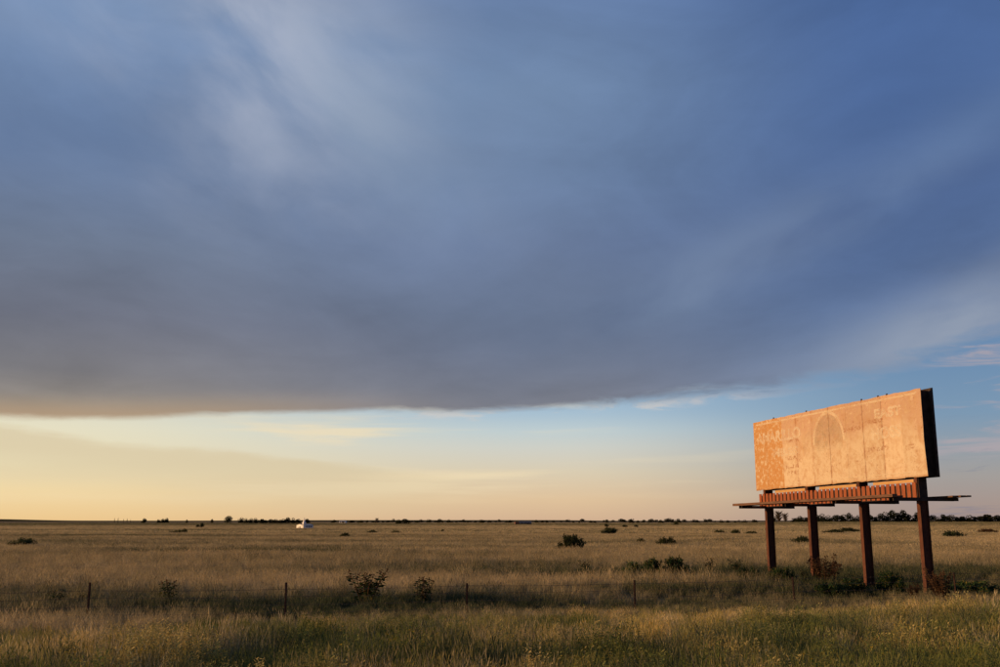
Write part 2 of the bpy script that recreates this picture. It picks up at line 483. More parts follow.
class MB:
    """mesh buffer: collects boxes, tubes and quads, builds ONE mesh"""
    def __init__(self):
        self.v, self.f = [], []

    def add(self, vs, fs):
        b = len(self.v)
        self.v += [tuple(p) for p in vs]
        self.f += [tuple(i + b for i in q) for q in fs]

    def box(self, x0, x1, y0, y1, z0, z1, tilt=0.0):
        vs = [(x, y, z + tilt * x) for z in (z0, z1) for y in (y0, y1) for x in (x0, x1)]
        self.add(vs, [(0, 2, 3, 1), (4, 5, 7, 6), (0, 1, 5, 4), (2, 6, 7, 3), (0, 4, 6, 2), (1, 3, 7, 5)])

    def tube(self, pts, rad, n=6):
        pts = [Vector(p) for p in pts]
        rings = []
        for i, p in enumerate(pts):
            d = (pts[min(i + 1, len(pts) - 1)] - pts[max(i - 1, 0)]).normalized()
            a = d.orthogonal().normalized()
            if i:
                a = (pa - d * pa.dot(d)).normalized()
            pa = a
            b = d.cross(a)
            r = rad[i] if isinstance(rad, (list, tuple)) else rad
            rings.append([p + (a * math.cos(t) + b * math.sin(t)) * r for t in [2 * math.pi * j / n for j in range(n)]])
        vs = [q for rg in rings for q in rg]
        fs = [(i * n + j, i * n + (j + 1) % n, (i + 1) * n + (j + 1) % n, (i + 1) * n + j) for i in range(len(pts) - 1) for j in range(n)]
        fs += [tuple(range(n))[::-1], tuple((len(pts) - 1) * n + j for j in range(n))]
        self.add(vs, fs)

    def leaf(self, p, d, side, ln, w):
        """pointed four-corner leaf"""
        p, d, side = Vector(p), Vector(d), Vector(side)
        nn = d.cross(side)
        self.add([p, p + d * ln * 0.45 + side * w * 0.5 + nn * ln * 0.08, p + d * ln, p + d * ln * 0.45 - side * w * 0.5 + nn * ln * 0.08], [(0, 1, 2, 3)])

    def mesh(self, name):
        me = bpy.data.meshes.new(name)
        me.from_pydata(self.v, [], self.f)
        me.update()
        return me

    def build(self, name, mat, parent=None, smooth=False):
        return link(name, self.mesh(name), mat, parent, smooth)


def sstep(x, a, b):
    t = np.clip((np.asarray(x, float) - a) / (b - a), 0, 1)
    return t * t * (3 - 2 * t)


_perm = rng.random((256, 256))


def vnoise(x, y):
    x, y = np.asarray(x, float), np.asarray(y, float)
    xi, yi = np.floor(x).astype(int), np.floor(y).astype(int)
    fx, fy = x - xi, y - yi
    fx, fy = fx * fx * (3 - 2 * fx), fy * fy * (3 - 2 * fy)
    g = lambda a, b: _perm[a & 255, b & 255]
    return (g(xi, yi) * (1 - fx) + g(xi + 1, yi) * fx) * (1 - fy) + (g(xi, yi + 1) * (1 - fx) + g(xi + 1, yi + 1) * fx) * fy


def fbm(x, y, o=4):
    s, a, t = 0, 1.0, 0
    for i in range(o):
        s = s + a * vnoise(np.asarray(x) * 2 ** i + 17.3 * i, np.asarray(y) * 2 ** i + 9.1 * i)
        t += a
        a *= 0.5
    return s / t


# ------------------------------------------------------------------ terrain shape and cover
FN = (-0.335, 0.942)                      # across the fence line, pointing into the field


def across(x, y):
    return FN[0] * np.asarray(x, float) + FN[1] * np.asarray(y, float)


_ky = np.array([-9000, 0, 180, 300, 500, 700, 850, 1000, 1150, 1500, 2200, 3500, 4600, 5400, 6500, 12000.])
_kz = np.array([0, 0, 0, -0.35, -1.25, -1.95, -0.9, 0.55, 1.45, 2.1, 2.7, 3.0, 3.3, 5.0, 3.0, 0.0])


def height(x, y):
    x, y = np.asarray(x, float), np.asarray(y, float)
    z = np.interp(y, _ky, _kz)
    t = np.clip(x / np.maximum(np.abs(y), 1), -1, 1)
    z = z + 1.15 * sstep(t, 0.18, 0.36) * sstep(y, 650, 950)
    # far low ridge: a little higher to the left
    ridge = sstep(y, 4200, 5400) * (1 - sstep(y, 5400, 6800))
    z = z + ridge * (9.0 * sstep(t, -0.42, -0.53) + 3.0 * vnoise(x / 900.0, y / 4000.0) + 3.0 * sstep(t, -0.35, -0.15) * (1 - sstep(t, 0.05, 0.12)) - 1.0)
    # road bank under the camera
    q = across(x, y)
    z = z + 1.9 * (1 - sstep(q, 5.0, 19.0)) * sstep(q, -40, -20)
    # shallow ditch along the fence and gentle rolling
    z = z - 0.22 * np.exp(-((q - 41.0) / 5.0) ** 2)
    near = 1 - sstep(y, 250, 700)
    z = z + near * (0.30 * (fbm(x / 22.0, y / 16.0, 3) - 0.5) + 0.10 * (fbm(x / 3.5 + 40, y / 3.0, 2) - 0.5)) * sstep(q, 15, 30)
    return z


PATCHES = [  # centre x, y, half sizes, strength: greener or darker stretches of ground cover
    (-27, 107, 16, 6, 1.1), (-52, 150, 30, 14, 0.45), (6, 66, 14, 4.0, 0.55), (14, 64, 7, 3, 0.8), (24, 66, 10, 4, 0.5),
    (-8, 90, 12, 4, 0.4), (3, 75, 5, 2, 0.6), (110, 385, 300, 9, 1.3), (-90, 330, 60, 7, 0.6), (-120, 520, 200, 40, 0.6), (100, 560, 300, 40, 0.4),
    (-60, 230, 60, 12, 0.4), (20, 150, 18, 6, 0.35), (18, 56, 9, 4.5, 0.7), (27, 50, 6, 3, 0.8), (-16, 49, 8, 3, 0.15), (-3, 44, 9, 3, .4)]


def cover(x, y):
    """0 = dry straw, 1 = green and dark"""
    x, y = np.asarray(x, float), np.asarray(y, float)
    q = across(x, y)
    wob = 7.0 * (fbm(x / 7.0 + 5, y / 7.0, 3) - 0.5)
    g = 0.20 + 1.25 * (fbm(x / 26.0, y / 8.0, 4) - 0.46) + 0.55 * (fbm(x / 11.0 + 50, y / 3.2, 3) - 0.5)
    g = g + 0.4 * (fbm(x / 140.0 + 3, y / 45.0 + 8, 3) - 0.5) * sstep(y, 90, 220)
    dit = np.exp(-((q - 43.0 + 0.5 * wob) / 6.0) ** 2) * 1.1 * (0.12 + 0.88 * sstep(x, -14, -6)) * (0.62 + 1.3 * (fbm(x / 4.5, y / 3.5 + 30, 3) - 0.42))
    g = g + 0.9 * dit
    for px, py, sx, sy, s in PATCHES:
        g = g + s * np.exp(-(((x - px + wob) / sx) ** 2 + ((y - py + wob * sy / sx) / sy) ** 2))
    g = g + 0.28 * (1 - sstep(q, 27, 34)) + 0.5 * (1 - sstep(q, 24, 33)) * (fbm(x / 3.0, y / 3.0 + 12, 2) - 0.45)
    far = sstep(y, 650, 1100)
    g = g * (1 - far) + far * (0.52 + 0.9 * (vnoise(x / 420.0, y / 190.0) - 0.5))
    g = g + (1.0 - g) * sstep(y, 2200, 3600)
    return np.clip(g, 0, 1)


def axis(lim, first, growth, both=True):
    a, s = [0.0], first
    while a[-1] < lim:
        a.append(a[-1] + s)
        s *= growth
    a = np.array(a)
    return np.r_[-a[:0:-1], a] if both else a


xs = axis(12000, 0.55, 1.024)
ys = np.r_[-axis(9000, 6, 1.35, False)[:0:-1], axis(11500, 0.55, 1.0185, False)]
X, Y = np.meshgrid(xs, ys)
Z = height(X, Y)
nx, ny = len(xs), len(ys)
idx = np.arange(nx * ny).reshape(ny, nx)
quads = np.stack([idx[:-1, :-1], idx[:-1, 1:], idx[1:, 1:], idx[1:, :-1]], -1).reshape(-1, 4)
me = bpy.data.meshes.new('ground')
me.vertices.add(nx * ny)
me.vertices.foreach_set('co', np.stack([X, Y, Z], -1).astype(np.float32).ravel())
me.loops.add(quads.size)
me.loops.foreach_set('vertex_index', quads.ravel().astype(np.int32))
me.polygons.add(len(quads))
me.polygons.foreach_set('loop_start', (np.arange(len(quads)) * 4).astype(np.int32))
me.update(calc_edges=True)
at = me.attributes.new('cover', 'FLOAT', 'POINT')
at.data.foreach_set('value', cover(X, Y).astype(np.float32).ravel())

m, k, out = material('prairie_ground')
a = k.node('ShaderNodeAttribute', attribute_name='cover')
g = k.node('ShaderNodeNewGeometry')
sp = k.node('ShaderNodeSeparateXYZ')
k.l.new(g.outputs['Position'], sp.inputs[0])
w1 = k.noise(g.outputs['Position'], 0.9, 6, 0.65)
w2 = k.noise(k.vec(k.m('MULTIPLY', sp.outputs[0], 0.010), k.m('MULTIPLY', sp.outputs[1], 0.022), 0.0), 1.0, 7, 0.6)
w3 = k.noise(k.vec(k.m('MULTIPLY', sp.outputs[0], 0.06), k.m('MULTIPLY', sp.outputs[1], 0.05), 0.0), 1.0, 5, 0.6)
f = k.m('ADD', a.outputs['Fac'], k.m('ADD', k.m('MULTIPLY', k.m('SUBTRACT', w2, 0.5), 0.9), k.m('MULTIPLY', k.m('SUBTRACT', w3, 0.5), 0.7)), clamp=True)
straw = k.mix(w1, (0.25, 0.185, 0.105, 1), (0.45, 0.340, 0.200, 1))
green = k.mix(w1, (0.034, 0.034, 0.016, 1), (0.075, 0.066, 0.030, 1))
c = k.mix(f, straw, green)
d = k.node('ShaderNodeBsdfDiffuse')
k.put(d.inputs[0], c)
bp = k.node('ShaderNodeBump')
bp.inputs['Strength'].default_value = 1.0
bp.inputs['Distance'].default_value = 0.35
k.l.new(k.m('ADD', w1, k.m('MULTIPLY', w3, 2.0)), bp.inputs['Height'])
k.l.new(bp.outputs[0], d.inputs['Normal'])
k.l.new(d.outputs[0], out.inputs[0])
ground = link('ground', me, m, smooth=True)
tag(ground, 'wide flat prairie ground reaching the horizon', kind='structure')


def gz(x, y):
    return float(height(x, y))


def at_pixel(px, py):
    """ground point seen at a pixel of the 1000 x 667 photograph"""
    f_, cp, sp_ = 972.0, math.cos(PITCH), math.sin(PITCH)
    xc, yc = (px - 500) / f_, (333.5 - py) / f_
    dv = np.array([xc, cp - yc * sp_, sp_ + yc * cp])
    dv /= np.hypot(dv[0], dv[1])
    t = 15 * 1.004 ** np.arange(1500)
    zz = CAM_H + dv[2] * t - height(dv[0] * t, dv[1] * t)
    i = int(np.argmax(zz < 0)) if (zz < 0).any() else len(t) - 1
    return dv[0] * t[i], dv[1] * t[i], float(height(dv[0] * t[i], dv[1] * t[i]))


# ------------------------------------------------------------------ billboard
TILT = 0.0145
LB = 15.65
B = empty('billboard', (16.217, 62.255, 0.0), R(-73.815))
tag(B, 'old faded billboard on four rusty steel posts, lit orange by the low sun', 'billboard')
seams = [0, 1.45, 3.25, 4.75, 6.36, 8.0, 9.55, 11.01, 12.57, 14.06, LB]
yo = [0.0, 0.003, -0.002, 0.002, -0.003, 0.001, 0.003, -0.003, 0.002, -0.001]
pr = random.Random(3)
gap = [0, 0.003, 0.002, 0.002, 0.006, 0.007, 0.002, 0.013, 0.005, 0.002, 0]      # some joints have opened more than others
for i in range(10):
    x0, x1 = seams[i] + gap[i], seams[i + 1] - gap[i + 1]
    cols, rows = 4, 7
    jt, jb = [pr.uniform(-0.025, 0.02) for _ in range(cols + 1)], [pr.uniform(-0.03, 0.02) for _ in range(cols + 1)]
    vs, fs = [], []
    for dep in (0, 0.02):
        for r_ in range(rows + 1):
            for c_ in range(cols + 1):
                x = x0 + (x1 - x0) * c_ / cols
                v = r_ / rows
                z = 5.40 + 4.27 * v + TILT * x
                if r_ == rows:
                    z += jt[c_]
                if r_ == 0:
                    z += jb[c_]
                y = yo[i] + dep
                if i == 9 and c_ >= 3:
                    y += -0.05 * (c_ - 2) * math.sin(v * 3.14) * (0.7 if v > .5 else 1)
                    x += 0.03 * (c_ - 2) * math.sin(v * 3.14 + 0.4)
                vs.append((x, y, z))
    W_ = cols + 1
    n_ = W_ * (rows + 1)
    for r_ in range(rows):
        for c_ in range(cols):
            q = (r_ * W_ + c_, r_ * W_ + c_ + 1, (r_ + 1) * W_ + c_ + 1, (r_ + 1) * W_ + c_)
            fs.append(q)
    for r_ in range(rows):
        fs.append((r_ * W_, (r_ + 1) * W_, (r_ + 1) * W_ + n_, r_ * W_ + n_))
        fs.append((r_ * W_ + cols, r_ * W_ + cols + n_, (r_ + 1) * W_ + cols + n_, (r_ + 1) * W_ + cols))
    for c_ in range(cols):
        fs.append((c_, c_ + n_, c_ + 1 + n_, c_ + 1))
        b0 = rows * W_ + c_
        fs.append((b0, b0 + 1, b0 + 1 + n_, b0 + n_))
    mb = MB()
    mb.add(vs, fs)
    p = mb.build('panel', M['faded_paint'], B)
    if i < 2:
        p['label'] = 'peeled orange sheet flecked with old paint'
# backing frame behind the sheets
mb = MB()
mb.box(0.05, LB - 0.08, 0.028, 0.06, 5.47, 9.58, TILT)
mb.build('backing', M['dark_steel'], B)
for z in (5.6, 6.9, 8.2, 9.35):
    mb = MB()
    mb.box(0.12, LB - 0.15, 0.063, 0.145, z, z + 0.13, TILT)
    mb.build('stringer', M['dark_steel'], B)
# rear face, seen edge on
mb = MB()
mb.box(0.1, LB + 0.02, 0.65, 0.69, 5.36, 9.71, TILT)
mb.build('rear_board', M['back_board'], B)
mb = MB()
mb.box(LB - 0.34, LB - 0.30, 0.063, 0.648, 5.42, 9.60, TILT)
mb.build('end_shade_sheet', M['back_board'], B)  # dark sheet added so the open end between the faces stays near black
mb = MB()
mb.box(LB - 0.02, LB + 0.05, 0.55, 0.647, 5.40, 9.68, TILT)
mb.build('edge_trim', M['dark_steel'], B)
# I-section posts
POSTS = [0.7265, 5.3245, 10.1125, 14.644]
for xp in POSTS:
    zt = 9.3
    gx, gy = 16.217 + xp * math.cos(R(-73.815)), 62.255 + xp * math.sin(R(-73.815))
    z0 = gz(gx, gy) - 0.4
    mb = MB()
    mb.box(xp - 0.118, xp + 0.118, 0.150, 0.176, z0, zt)
    mb.box(xp - 0.118, xp + 0.118, 0.615, 0.640, z0, zt)
    mb.box(xp + 0.006, xp + 0.022, 0.176, 0.615, z0, zt)
    mb.build('post', M['rust_steel'], B)
# platform: arms through the posts, planks on top
arms = [(-1.60, 2.10), (-1.45, 1.82), (-1.45, 2.48), (-1.40, 2.38)]
for xp, (ya, yb) in zip(POSTS, arms):
    for s in (-1, 1):
        xa = xp + s * 0.155
        mb = MB()
        mb.box(xa - 0.03, xa + 0.03, ya, yb, 4.25, 4.415, 0)
        o = mb.build('bracket_arm', M['dark_steel'], B)
        o.location.z = TILT * xp
runs = [(-1.70, -1.42, -0.05, 7.3), (-1.70, -1.42, 7.33, 15.15), (-1.39, -1.12, 0.25, 8.2), (-1.39, -1.12, 8.23, 14.9), (-1.09, -0.82, 0.1, 6.1), (-1.09, -0.82, 6.13, 14.8),
        (1.55, 1.82, 0.3, 7.9), (1.55, 1.82, 7.93, 15.4), (1.85, 2.12, 4.4, 9.0), (1.85, 2.12, 9.03, 15.6), (2.15, 2.42, 9.7, 15.66)]
for i, (y0, y1, x0, x1) in enumerate(runs):
    mb = MB()
    dz = pr.uniform(-0.012, 0.012)
    th = 0.14 if y0 == -1.70 else 0.075
    sg = pr.uniform(-0.02, 0.03)
    n_ = 6
    vs = []
    for j in range(n_ + 1):
        x = x0 + (x1 - x0) * j / n_
        sag = -sg * math.sin(math.pi * j / n_)
        for (y, z) in ((y0, 4.42), (y1, 4.42), (y1, 4.42 + th), (y0, 4.42 + th)):
            vs.append((x, y, z + TILT * x + dz * (z > 4.43) + sag * (z > 4.43)))
    fs = [(0, 1, 2, 3), tuple(n_ * 4 + q for q in (3, 2, 1, 0))]
    for j in range(n_):
        for a_ in range(4):
            b_ = (a_ + 1) % 4
            fs.append((j * 4 + a_, (j + 1) * 4 + a_, (j + 1) * 4 + b_, j * 4 + b_))
    mb.add(vs, fs)
    mb.build('plank', M['plank_wood'], B)
# slatted skirt
NS = 37
for i in range(NS):
    w = (14.75 - 0.12) / NS
    x0 = 0.12 + i * w
    mb = MB()
    dy = pr.uniform(-0.008, 0.008)
    z0, z1 = 4.37 + pr.uniform(-.01, .01), 5.15 + pr.uniform(-0.012, 0.012)
    x0 += pr.uniform(-0.012, 0.012)
    mb.box(x0 + 0.065, x0 + w - 0.07, 0.06 + dy, 0.085 + dy, z0, z1, TILT)
    mb.build('slat', M['slat_paint'], B)
mb = MB()
mb.box(0.14, 14.73, 0.097, 0.112, 4.33, 5.06, TILT)
mb.build('skirt_shade_sheet', M['dark_steel'], B)  # dark sheet standing in for the shaded inside seen between slats
# rail sections between skirt and face, and short hangers at the posts
for a_, b_ in zip(POSTS[:-1], POSTS[1:]):
    mb = MB()
    mb.box(a_ + 1.25, b_ - 0.16, 0.113, 0.146, 5.16, 5.31, TILT)
    mb.build('rail', M['rail_paint'], B)
for xp in POSTS:
    mb = MB()
    mb.box(xp - 0.10, xp + 0.10, 0.10, 0.147, 5.08, 5.44, TILT)
    mb.build('hanger', M['rust_steel'], B)
# small gusset plates and tags on the nearest post
for xp in POSTS[-1:]:
    mb = MB()
    mb.box(xp + 0.125, xp + 0.137, 0.16, 0.63, 4.62, 5.55)
    mb.build('gusset_plate', M['dark_steel'], B)
for xx in (2.4, 5.9, 11.03, 12.4, 13.1):
    mb = MB()
    mb.box(xx - 0.035, xx + 0.035, -0.012, 0.05, 9.66, 9.74, TILT)
    mb.build('clip', M['dark_steel'], B)


# faded lettering and shapes
def lettering(text, x0, x1, z0, z1, name='lettering', sp=1.0):
    cu = bpy.data.curves.new('txt', 'FONT')
    cu.body = text
    cu.space_character = sp
    cu.offset = 0.042
    to = bpy.data.objects.new('txt', cu)
    COL.objects.link(to)
    dg = bpy.context.evaluated_depsgraph_get()
    me = bpy.data.meshes.new_from_object(to.evaluated_get(dg))
    bpy.data.objects.remove(to)
    co = np.zeros(len(me.vertices) * 3)
    me.vertices.foreach_get('co', co)
    co = co.reshape(-1, 3)
    mn, mx = co.min(0), co.max(0)
    u = x0 + (co[:, 0] - mn[0]) / (mx[0] - mn[0]) * (x1 - x0)
    w = z0 + (co[:, 1] - mn[1]) / (mx[1] - mn[1]) * (z1 - z0)
    me.vertices.foreach_set('co', np.stack([u, np.full_like(u, -0.0075), w + TILT * u], -1).astype(np.float32).ravel())
    me.update()
    me.materials.clear()
    return link(name, me, M['worn_letter'], B)


lettering('EAST', 12.02, 14.12, 8.53, 9.06)
lettering('HOSS', 11.70, 14.03, 7.46, 8.10)
lettering('AMARILLO', 0.32, 5.22, 8.22, 8.92)
lettering('MILES', 2.15, 4.86, 7.30, 7.80)


def strip(pts_in, pts_out, name, mat, y):
    mb = MB()
    vs = [(x, y, z + TILT * x) for x, z in pts_in] + [(x, y, z + TILT * x) for x, z in pts_out]
    n_ = len(pts_in)
    mb.add(vs, [(i, i + 1, n_ + i + 1, n_ + i) for i in range(n_ - 1)])
    return mb.build(name, mat, B)


arc = [(7.92 - 1.33 * math.cos(t), 7.75 + 1.55 * math.sin(t)) for t in np.linspace(-0.05, math.pi + 0.05, 33)]
arc_o = [(7.92 - 1.49 * math.cos(t), 7.75 + 1.72 * math.sin(t)) for t in np.linspace(-0.05, math.pi + 0.05, 33)]
strip(arc, arc_o, 'arch_outline', M['worn_line'], -0.0085)
arc_c = [(7.92 - 1.2 * math.cos(t), 7.25 + 0.05 * math.sin(t)) for t in np.linspace(0, math.pi, 33)]
strip(arc_c, [(7.92 - 1.31 * math.cos(t), 7.75 + 1.52 * math.sin(t)) for t in np.linspace(0, math.pi, 33)], 'arch_fill', M['worn_grey'], -0.007)
ring_i = [(6.6 + 0.02 * math.cos(t), 7.75 + 0.02 * math.sin(t)) for t in np.linspace(0, 2 * math.pi, 33)]
strip(ring_i, [(6.6 + 1.25 * math.cos(t), 7.75 + 0.85 * math.sin(t)) for t in np.linspace(0, 2 * math.pi, 33)], 'round_stain', M['stain'], -0.0055)
strip([(0.3 + 0.25 * i, 9.42) for i in range(61)], [(0.3 + 0.25 * i, 9.52) for i in range(61)], 'border_line', M['worn_line'], -0.0065)
strip([(3.3 + 0.25 * i, 5.62) for i in range(49)], [(3.3 + 0.25 * i, 5.70) for i in range(49)], 'border_line', M['worn_line'], -0.0065)

# ------------------------------------------------------------------ fence
FP = [(-29.3, 30.6, 1.36), (-21.9, 33.3, 1.3), (-14.72, 35.96, 1.42), (-7.98, 37.43, 1.38), (-1.307, 39.88, 1.24), (5.595, 41.7, 1.28), (13.25, 45.2, 1.22), (21.3, 46.9, 1.2), (29.0, 49.4, 1.25), (36.5, 52.2, 1.25)]
F = empty('barbed_wire_fence', (FP[0][0], FP[0][1], gz(FP[0][0], FP[0][1])))
tag(F, 'low barbed wire fence on thin rusty posts crossing the grass', 'fence')
ox, oy, oz = F.location
for i, (x, y, hgt) in enumerate(FP):
    z = gz(x, y)
    lean = Vector((pr.uniform(-0.04, 0.04), pr.uniform(-0.03, 0.03), 0)) * hgt
    mb = MB()
    x_, y_, z_ = x - ox, y - oy, z - oz
    for (wx, wy) in ((0.040, 0.013), (0.013, 0.040)):       # cross-shaped steel stake
        vs = []
        for zz, ln in ((-0.4, -0.28), (hgt, 1.0)):
            for sx, sy in ((-1, -1), (1, -1), (1, 1), (-1, 1)):
                vs.append((x_ + sx * wx + lean.x * ln, y_ + sy * wy + lean.y * ln, z_ + zz))
        mb.add(vs, [(3, 2, 1, 0), (4, 5, 6, 7), (0, 1, 5, 4), (1, 2, 6, 5), (2, 3, 7, 6), (3, 0, 4, 7)])
    mb.build('stake', M['fence_post'], F)
for hw in (0.30, 0.58, 0.88, 1.14):
    mb = MB()
    pts = []
    for (x0, y0, h0), (x1, y1, h1) in zip(FP[:-1], FP[1:]):
        for s in range(6):
            t = s / 6
            x, y = x0 + (x1 - x0) * t, y0 + (y1 - y0) * t
            zz = (1 - t) * gz(x0, y0) + t * gz(x1, y1) + hw - 0.035 * math.sin(math.pi * t)
            pts.append((x - ox, y - oy - 0.035, zz - oz))
    mb.tube(pts, 0.008, 4)
    for (p0, p1) in zip(pts[:-1], pts[1:]):                  # barbs
        for s in (0.2, 0.5, 0.8):
            c0 = Vector(p0).lerp(Vector(p1), s)
            mb.tube([c0 + Vector((-0.01, 0, -0.025)), c0 + Vector((0.01, 0, 0.025))], 0.004, 3)
    mb.build('wire', M['wire'], F)

# ------------------------------------------------------------------ church and far houses
cx, cy, cz = at_pixel(302.5, 528.6)
CH = empty('church', (cx, cy, cz), R(40))
tag(CH, 'small white church with a steeple standing before the left tree row', 'church')
s_ = cy / 700.0
CH.scale = (s_, s_, s_)
# local: x along the nave to the right, y away; front gable faces -x and catches the sun


def gable(mb, x0, x1, y0, y1, z0, zw, zr):
    ym = (y0 + y1) / 2
    vs = [(x0, y0, z0), (x1, y0, z0), (x1, y1, z0), (x0, y1, z0), (x0, y0, zw), (x1, y0, zw), (x1, y1, zw), (x0, y1, zw), (x0, ym, zr), (x1, ym, zr)]
    mb.add(vs, [(0, 1, 5, 4), (2, 3, 7, 6), (3, 0, 4, 8, 7), (1, 2, 6, 9, 5)])


def roof(mb, x0, x1, y0, y1, zw, zr, oh=0.25, th=0.12):
    ym = (y0 + y1) / 2
    for ya in (y0 - oh, y1 + oh):
        sl = (zr - zw) / (ym - y0) * oh
        vs = [(x0 - oh, ya, zw - sl), (x1 + oh, ya, zw - sl), (x1 + oh, ym, zr), (x0 - oh, ym, zr)]
        vs += [(a, b, c + th) for a, b, c in vs]
        mb.add(vs, [(0, 1, 2, 3), (4, 5, 6, 7), (0, 1, 5, 4), (1, 2, 6, 5), (2, 3, 7, 6), (3, 0, 4, 7)])


mb = MB()
gable(mb, 0.0, 8.4, -0.2, 8.8, -0.5, 2.4, 3.1)
mb.build('wall', M['white_paint'], CH)
mb = MB()
roof(mb, 0.0, 8.4, -0.2, 8.8, 2.4, 3.1)
mb.build('roof', M['grey_roof'], CH)
mb = MB()
mb.box(0.25, 2.15, -0.9, 0.9, -0.5, 3.6)
tw = mb.build('tower', M['white_paint'], CH)
mb = MB()
mb.add([(0.1, -1.05, 3.6), (2.3, -1.05, 3.6), (2.3, 1.05, 3.6), (0.1, 1.05, 3.6), (0.75, -0.42, 5.6), (1.65, -0.42, 5.6), (1.65, 0.42, 5.6), (0.75, 0.42, 5.6), (1.2, 0, 8.3)],
       [(3, 2, 1, 0), (0, 1, 5, 4), (1, 2, 6, 5), (2, 3, 7, 6), (3, 0, 4, 7), (4, 5, 8), (5, 6, 8), (6, 7, 8), (7, 4, 8)])
mb.build('spire', M['white_paint'], CH)
for ya, yb, z0, z1, nm in ((2.6, 3.5, -0.3, 1.6, 'door'), (4.7, 5.4, 0.5, 1.5, 'window')):
    mb = MB()
    mb.box(-0.06, 0.02, ya, yb, z0, z1)
    mb.build(nm, M['dark_pane'], CH)
for xa in (3.3, 5.0, 6.5):
    mb = MB()
    mb.box(xa - 0.3, xa + 0.3, -0.26, -0.18, 0.9, 2.0)
    mb.build('window', M['dark_pane'], CH)
mb = MB()
mb.box(0.19, 0.26, -0.35, 0.35, 2.3, 3.2)
mb.build('louvre', M['dark_pane'], tw)


def farmhouse(name, px, py, wpx, label, wallm, roofm, ang, cat='house', endm=None, h=(2.8, 4.6)):
    x, y, z = at_pixel(px, py)
    w = wpx * y / 972.0
    H = empty(name, (x, y, z), ang)
    tag(H, label, cat)
    mb = MB()
    gable(mb, -w / 2, w / 2, -3.5, 3.5, -0.5, h[0], h[1])
    mb.build('wall', wallm, H)
    mb = MB()
    roof(mb, -w / 2, w / 2, -3.5, 3.5, h[0], h[1])
    mb.build('roof', roofm, H)
    if endm:
        mb = MB()
        mb.box(-w / 2 - 4.0, -w / 2 - 0.02, -3.2, 3.2, -0.5, h[0] + 0.4)
        mb.build('side_wing', endm, H)
    for xa in (-0.3, 0.0, 0.3):
        mb = MB()
        mb.box(w * xa - 0.6, w * xa + 0.6, -3.58, -3.48, 0.9, 2.1)
        mb.build('window', M['dark_pane'], H)
    mb = MB()
    mb.box(w * 0.16 - 0.5, w * 0.16 + 0.5, -3.58, -3.48, -0.3, 1.9)
    mb.build('door', M['dark_pane'], H)
    return H


farmhouse('farmhouse', 525, 524.4, 12, 'long low grey house with a red end wing on the far plain', M['slate_wall'], M['slate_wall'], R(6), endm=M['red_wall'], h=(2.0, 3.0))
farmhouse('metal_shed', 343, 523.2, 6, 'small pale metal shed low on the far plain', M['white_paint'], M['grey_roof'], R(-8), 'shed', h=(2.2, 2.9))


# ------------------------------------------------------------------ trees
def rv():
    while True:
        v = Vector((random.uniform(-1, 1), random.uniform(-1, 1), random.uniform(-1, 1)))
        if 0.05 < v.length < 1:
            return v


def crown_mesh(seed, H=8.0, Wd=6.5, lobes=9, per=120, base=0.22, ls=0.55):
    random.seed(seed)
    mb = MB()
    for i in range(lobes):
        a = random.uniform(0, 6.28)
        r = Wd * 0.5 * random.uniform(0.1, 0.72)
        c = Vector((math.cos(a) * r, math.sin(a) * r, H * random.uniform(base + 0.12, 0.86) - 0.25 * r))
        rad = Wd * random.uniform(0.13, 0.27)
        for j in range(per):
            v = rv().normalized() * random.uniform(0.55, 1.0) ** 0.5
            p = c + Vector((v.x * rad, v.y * rad, v.z * rad * 0.8))
            d = (v.normalized() + rv() * 0.8).normalized()
            mb.leaf(p, d, d.orthogonal().normalized(), ls * random.uniform(0.6, 1.3), ls * random.uniform(0.45, 0.8))
    return mb.mesh('crown')


def trunk_mesh(seed, H=8.0, Wd=6.5):
    random.seed(seed)
    mb = MB()
    mb.tube([(0, 0, -0.4), (0.05, 0, H * 0.2), (0.12, 0.05, H * 0.45), (0.1, 0.1, H * 0.72)], [0.26, 0.2, 0.14, 0.06], 6)
    for i in range(6):
        a = random.uniform(0, 6.28)
        z0 = H * random.uniform(0.2, 0.45)
        e = Vector((math.cos(a) * Wd * 0.34, math.sin(a) * Wd * 0.34, z0 + H * random.uniform(0.15, 0.32)))
        b0 = Vector((0.08, 0.03, z0))
        mb.tube([b0, b0.lerp(e, 0.5) + Vector((0, 0, 0.3)), e], [0.11, 0.08, 0.03], 5)
    return mb.mesh('trunk')


def bare_mesh(seed, H=8.0, spread=0.10, n=26, lo=0.18):
    random.seed(seed)
    mb = MB()
    mb.tube([(0, 0, -0.4), (0.05, 0, H * 0.5), (0.0, 0.1, H)], [0.34, 0.26, 0.08], 5)
    for i in range(n):
        z0 = H * (lo * .5 + (0.72 - lo * .5) * random.random())
        a = random.uniform(0, 6.28)
        ln = H * spread * random.uniform(1.2, 2.6)
        e = Vector((math.cos(a) * ln * 0.9, math.sin(a) * ln * 0.9, min(z0 + ln * 0.8, H * 1.02)))
        mb.tube([(0, 0, z0), Vector((0, 0, z0)).lerp(e, 0.5), e], [0.12, 0.08, 0.035], 4)
    return mb.mesh('trunk')


